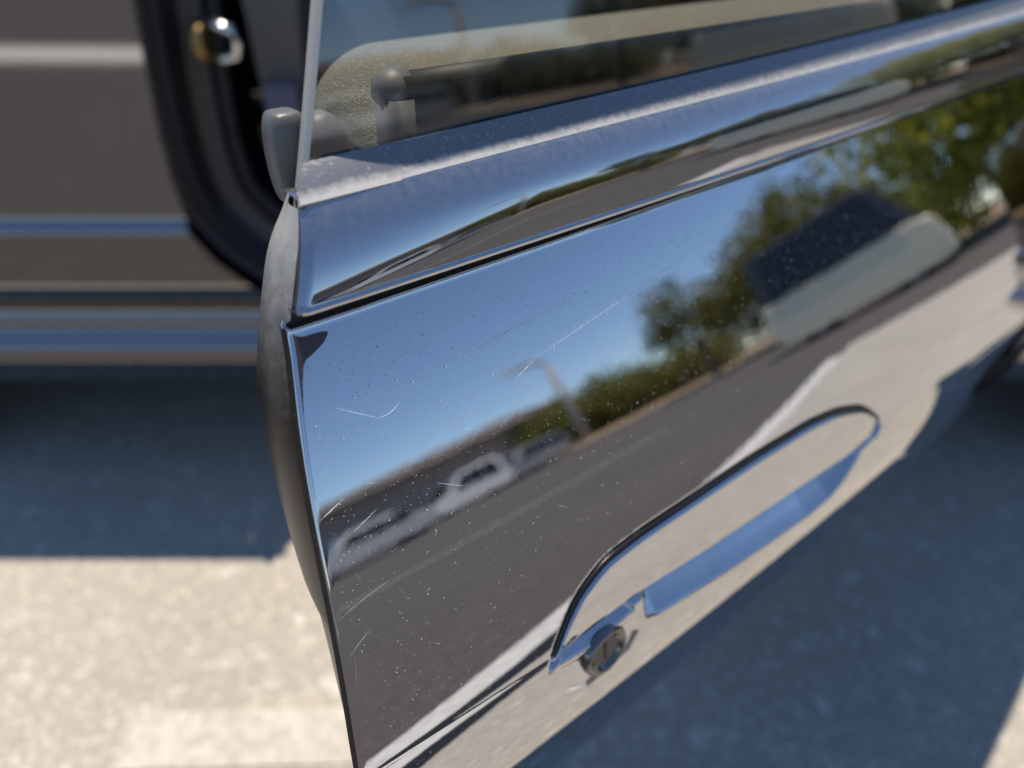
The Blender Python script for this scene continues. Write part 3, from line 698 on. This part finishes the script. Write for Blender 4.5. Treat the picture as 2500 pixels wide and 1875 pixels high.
# ------------------------------------------------------------------ surroundings that the paint reflects
def polar(az, d): return (d * math.sin(R(az)) + .1, d * math.cos(R(az)) + .1)
def vehicle(name, loc, rz, paint, label, cat, L=4.4, Wd=1.8, H=1.75, kind='suv', group=None, gpaint=None):
    o = empty(name, (loc[0], loc[1], 0), rz); tag(o, label, cat, group)
    h = L / 2; y = Wd / 2
    if kind == 'suv':
        low = [(-h, .45), (-h, 1.28), (-h + .1, 1.36), (h - .5, 1.36), (h - .12, 1.24)] + [(h, .70), (h, .35), (h - .3, .22), (-h + .2, .22)] if gpaint else [(-h, .45), (-h, .95), (-h + .1, 1.02), (h - 1.15, 1.05), (h - .2, .90), (h, .70), (h, .35), (h - .3, .22), (-h + .2, .22)]
        gh = [(-h + .05, 1.30), (-h + .15, H - .1), (-h + .35, H), (h - 1.0, H), (h - .75, H - .1), (h - .22, 1.26)] if gpaint else [(-h + .08, 1.02), (-h + .25, H - .06), (-h + .5, H), (h - 2.1, H), (h - 1.75, H - .08), (h - 1.1, 1.05)]
    else:
        low = [(-h, .45), (-h, .85), (-h + .1, .95), (h - 1.3, .95), (h - .2, .78), (h, .62), (h, .35), (h - .3, .26), (-h + .2, .26)]
        gh = [(-h + .55, .95), (-h + 1.2, H - .06), (-h + 1.4, H), (h - 2.2, H), (h - 1.9, H - .05), (h - 1.2, .95)]
    def body(nm, poly, y0, tuck, m, z0):
        mb = MB(); n = len(poly)
        zm = max(p[1] for p in poly)
        def yy(z): return y0 - tuck * max(0, (z - z0) / (zm - z0 + 1e-6))
        V = [(x, -yy(z), z) for x, z in poly] + [(x, yy(z), z) for x, z in poly]
        mb.add(V, [tuple(range(n))[::-1], tuple(range(n, 2 * n))] + [(i, (i + 1) % n, (i + 1) % n + n, i + n) for i in range(n)])
        p = mb.build(nm, m, o, False, False); b = p.modifiers.new('bevel', 'BEVEL'); b.width = .07; b.segments = 3; b.limit_method = 'ANGLE'; return p
    body('body', low, y, .05, paint, .3); g_ = body('greenhouse', gh, y - .03, .17, gpaint or paint, 1.0)
    z0, z1 = 1.40 if gpaint else 1.06 if kind == 'suv' else .98, H - .13
    for sg in (-1, 1):
        a0, a1 = gh[0][0] + .22, gh[-1][0] - .32
        cuts = np.linspace(a0, a1, 4)
        for i in range(3):
            xa, xb = cuts[i] + .02, cuts[i + 1] - .02
            ta = .14 if i == 0 else 0; tb = -.42 if i == 2 else 0
            yy0, yy1 = sg * (y + .004 - .03), sg * (y - .13)
            q = [(xa, yy0, z0), (xb, yy0, z0), (xb + tb, yy1, z1), (xa + ta, yy1, z1)]
            mesh('side_window', q, [(0, 1, 2, 3) if sg < 0 else (3, 2, 1, 0)], M['darkglass'], o, False, world=False)
        for x_ in (-h + .8, h - .85): wheel(x_, sg * (y - .13), o, .34 if kind == 'suv' else .31, .2, False, sg)
    q = [(gh[-1][0] - .06, -y + .2, z0 + .02), (gh[-1][0] - .06, y - .2, z0 + .02), (gh[-2][0] + .06, y - .32, z1 + .02), (gh[-2][0] + .06, -y + .32, z1 + .02)]
    mesh('windscreen', [(a + .03, b, c) for a, b, c in q], [(0, 1, 2, 3)], M['darkglass'], o, False, world=False)
    for sg in (-1, 1):
        mb = MB(); mb.box(h - .10, h + .01, sg * (y - .42) - .16, sg * (y - .42) + .16, .62, .74); mb.build('headlight', M['clearlamp'], o, False, False)
        mb = MB(); mb.box(-h - .01, -h + .08, sg * (y - .25) - .12, sg * (y - .25) + .12, .72, .92); mb.build('tail_lamp', M['redlamp'], o, False, False)
    return o
vehicle('parked_van', polar(80.7, 13.2), R(102), M['cream'], 'cream family van with dark glass parked across the lot below the dark tree', 'van', 3.5, 1.9, 2.45, gpaint=M['smoke'])
g = 'cars parked along the far row'
vehicle('parked_car', polar(113.5, 29), R(203), M['greycar'], 'grey estate car parked rightmost in the far row', 'car', 5.0, 1.8, 1.6, 'suv', g)
vehicle('parked_car', polar(119.5, 27), R(230), M['whitecar'], 'white off-roader parked beside the grey estate car', 'car', 3.9, 1.85, 1.85, 'suv', g)
vehicle('parked_car', polar(129.5, 20), R(214), M['silver'], 'silver saloon parked leftmost in the far row', 'car', 4.7, 1.8, 1.4, 'sedan', g)

def tree_mesh(name, lobes, nclump, leaf, per=14):
    V = []; F = []
    for (cx, cy, cz, rx, ry, rz_), share in lobes:
        for _ in range(int(nclump * share)):
            d = rng.normal(size=3); d /= np.linalg.norm(d); rad = rng.random() ** .4
            c = np.array([cx + d[0] * rx * rad, cy + d[1] * ry * rad, cz + d[2] * rz_ * rad])
            for _ in range(per):
                p = c + rng.normal(size=3) * leaf * 1.6; a = rng.normal(size=3); a /= np.linalg.norm(a); b = np.cross(a, rng.normal(size=3)); b /= np.linalg.norm(b)
                sz = leaf * (.5 + .8 * rng.random()); n0 = len(V)
                V += [p - a * sz, p + b * sz * .5, p + a * sz, p - b * sz * .5]; F.append((n0, n0 + 1, n0 + 2, n0 + 3))
    me = bpy.data.meshes.new(name); me.from_pydata([tuple(v) for v in V], [], F); return me
CR = [tree_mesh('crown_mesh', [((0, 0, 4.6, 2.6, 2.6, 1.9), .4), ((1.4, .6, 3.4, 1.8, 1.7, 1.3), .2), ((-1.5, -.4, 3.6, 1.9, 1.7, 1.4), .2), ((.2, -1.2, 2.4, 2.2, 1.6, 1.1), .2)], 330, .17),
      tree_mesh('crown_mesh', [((0, 0, 5.0, 1.9, 1.9, 1.8), .4), ((1.3, -.8, 3.9, 1.4, 1.3, 1.1), .3), ((-1.1, .9, 3.4, 1.5, 1.4, 1.0), .3)], 230, .15),
      tree_mesh('crown_mesh', [((0, 0, 1.7, 1.9, 1.9, 1.5), .6), ((1.2, .5, 1.2, 1.3, 1.3, 1.1), .2), ((-1.2, -.5, 1.1, 1.4, 1.4, 1.0), .2)], 230, .14)]
TM = MB(); TM.tube([(0, 0, 0), (.05, .02, 1.1), (.12, .0, 2.2), (.05, .1, 3.8)], [.19, .15, .12, .05], 9)
for a in range(4):
    w = a * 1.6; TM.tube([(.08, 0, 1.8 + .2 * a), (.6 * math.cos(w), .6 * math.sin(w), 2.8 + .2 * a), (1.3 * math.cos(w), 1.3 * math.sin(w), 3.6 + .2 * a)], [.08, .055, .02], 6)
trunk_me = bpy.data.meshes.new('trunk_mesh'); trunk_me.from_pydata(TM.V, [], TM.F); trunk_me.materials.append(M['bark'])
for cm in CR: cm.materials.append(None)
def tree(az, d, kind, sc, leaf, label, group, zs=1.0, z0=0.0):
    x, y = polar(az, d); o = empty('tree', (x, y, z0), random.random() * 6.28); o.scale = (sc, sc, sc * zs); tag(o, label, 'tree', group)
    t_ = bpy.data.objects.new('trunk', trunk_me); link(t_, o)
    if kind == 2: t_.scale = (.5, .5, .35)
    c = bpy.data.objects.new('crown', CR[kind]); link(c, o); c.material_slots[0].link = 'OBJECT'; c.material_slots[0].material = leaf
    return o
g1 = 'trees on the planting strip'
tree(82, 23, 0, .86, M['leaf_dark'], 'dense dark olive tree standing behind the cream van', g1)
tree(88, 25, 0, .84, M['leaf_dark'], 'dark olive tree at the left shoulder of the big clump', g1, .88)
tree(85, 27, 1, .94, M['leaf_dark'], 'tall olive tree at the back of the dark clump', g1)
tree(65.5, 17, 0, 1.15, M['leaf_light'], 'bright yellow green tree right of the cream van', g1, .85)
tree(61, 21, 0, 1.4, M['leaf_light'], 'bright green tree farthest right on the planting strip', g1)
tree(74.5, 22, 2, 1.1, M['leaf_light'], 'low yellow green bush beside the cream van', g1)
tree(95, 24, 1, .74, M['leaf_dark'], 'small thin olive tree standing apart from the dark clump', g1)
g2 = 'shrubby trees on the far bank'
for k, (az, d, sc) in enumerate([(95, 34, 1.0), (99, 36, .95), (102, 38, 1.15), (104.5, 40, 1.3), (107, 40, 1.3), (109.5, 42, 1.25), (112, 44, 1.2), (114.5, 46, 1.05), (117, 50, .9)]):
    tree(az, d, 2, sc, M['hedge'], 'round green bank tree ' + ['half hidden behind the small thin olive tree', 'just left of the small thin olive tree', 'low between the thin olive tree and the lamp', 'directly right of the street lamp pole',
         'directly behind the street lamp pole', 'just left of the street lamp pole', 'rising above the grey estate car', 'between the grey estate car and the white off-roader', 'standing at the right end of the tan building'][k], g2)
# kerb and planting strip
mb = MB(); kx = [(26, 40), (19, 8.5), (22.5, 3), (24, -6), (28, -14), (40, -24)]
V = []
for i, (x, y) in enumerate(kx): V += [(x, y, 0), (x, y, .14), (x + .16, y, .14)]
o = mesh('kerb', V, gridf(len(kx), 3), M['kerb'], smooth=False); o['kind'] = 'structure'
V = []
for x, y in kx: V += [(x + .16, y, .136), (x + 30, y + 4, .5)]
o = mesh('planting_strip', V, gridf(len(kx), 2), M['dirt'], smooth=False); o['kind'] = 'structure'
# lamp post
x, y = polar(107.7, 30); lp = empty('street_lamp', (x, y, 0), R(-18)); tag(lp, 'pale grey street lamp with a single arm beside the far bank', 'street lamp')
mb = MB(); mb.tube([(0, 0, 0), (0, 0, 2.5), (0, 0, 5.0)], [.24, .20, .16], 10); mb.build('pole', M['galv'], lp, True, False)
mb = MB(); mb.tube([(0, 0, 4.9), (0, -.3, 5.35), (0, -.9, 5.5), (0, -1.5, 5.5)], .11, 8); mb.build('arm', M['galv'], lp, True, False)
mb = MB(); mb.prism([(-.18, 5.42), (.18, 5.42), (.12, 5.58), (-.12, 5.58)], -2.1, -1.4); mb.build('lamp_head', M['galv'], lp, False, False)
mb = MB(); mb.tube([(0, 0, 0), (0, 0, .35)], [.28, .24], 12); mb.build('base', M['kerb'], lp, True, False)
# low long building beyond the cars
x, y = polar(126, 46); bd = empty('building', (x, y, 0), R(-36)); tag(bd, 'long low tan building with a dark roof beyond the parked cars', 'building')
def lb(name, x0, x1, y0, y1, z0, z1, m, par=bd): b_ = MB(); b_.box(x0, x1, y0, y1, z0, z1); return b_.build(name, m, par, False, False)
wl_ = lb('wall', -4, 4, -14, 14, 0, 4.0, M['wall'])
mb = MB(); mb.add([(-4.8, -14.6, 3.95), (4.8, -14.6, 3.95), (4.8, 14.6, 3.95), (-4.8, 14.6, 3.95), (-1, -11, 4.9), (1, -11, 4.9), (1, 11, 4.9), (-1, 11, 4.9)], [(0, 1, 5, 4), (1, 2, 6, 5), (2, 3, 7, 6), (3, 0, 4, 7), (4, 5, 6, 7), (3, 2, 1, 0)])
mb.build('roof', M['roof'], bd, False, False)
for k in range(7):
    w_ = lb('window', -4.06, -3.98, -10.6 + 3.3 * k, -9.0 + 3.3 * k, 1.0, 2.1, M['white']); lb('pane', -4.09, -4.065, -10.5 + 3.3 * k, -9.1 + 3.3 * k, 1.08, 2.02, M['darkglass'], w_)
print('built', len(bpy.data.objects))
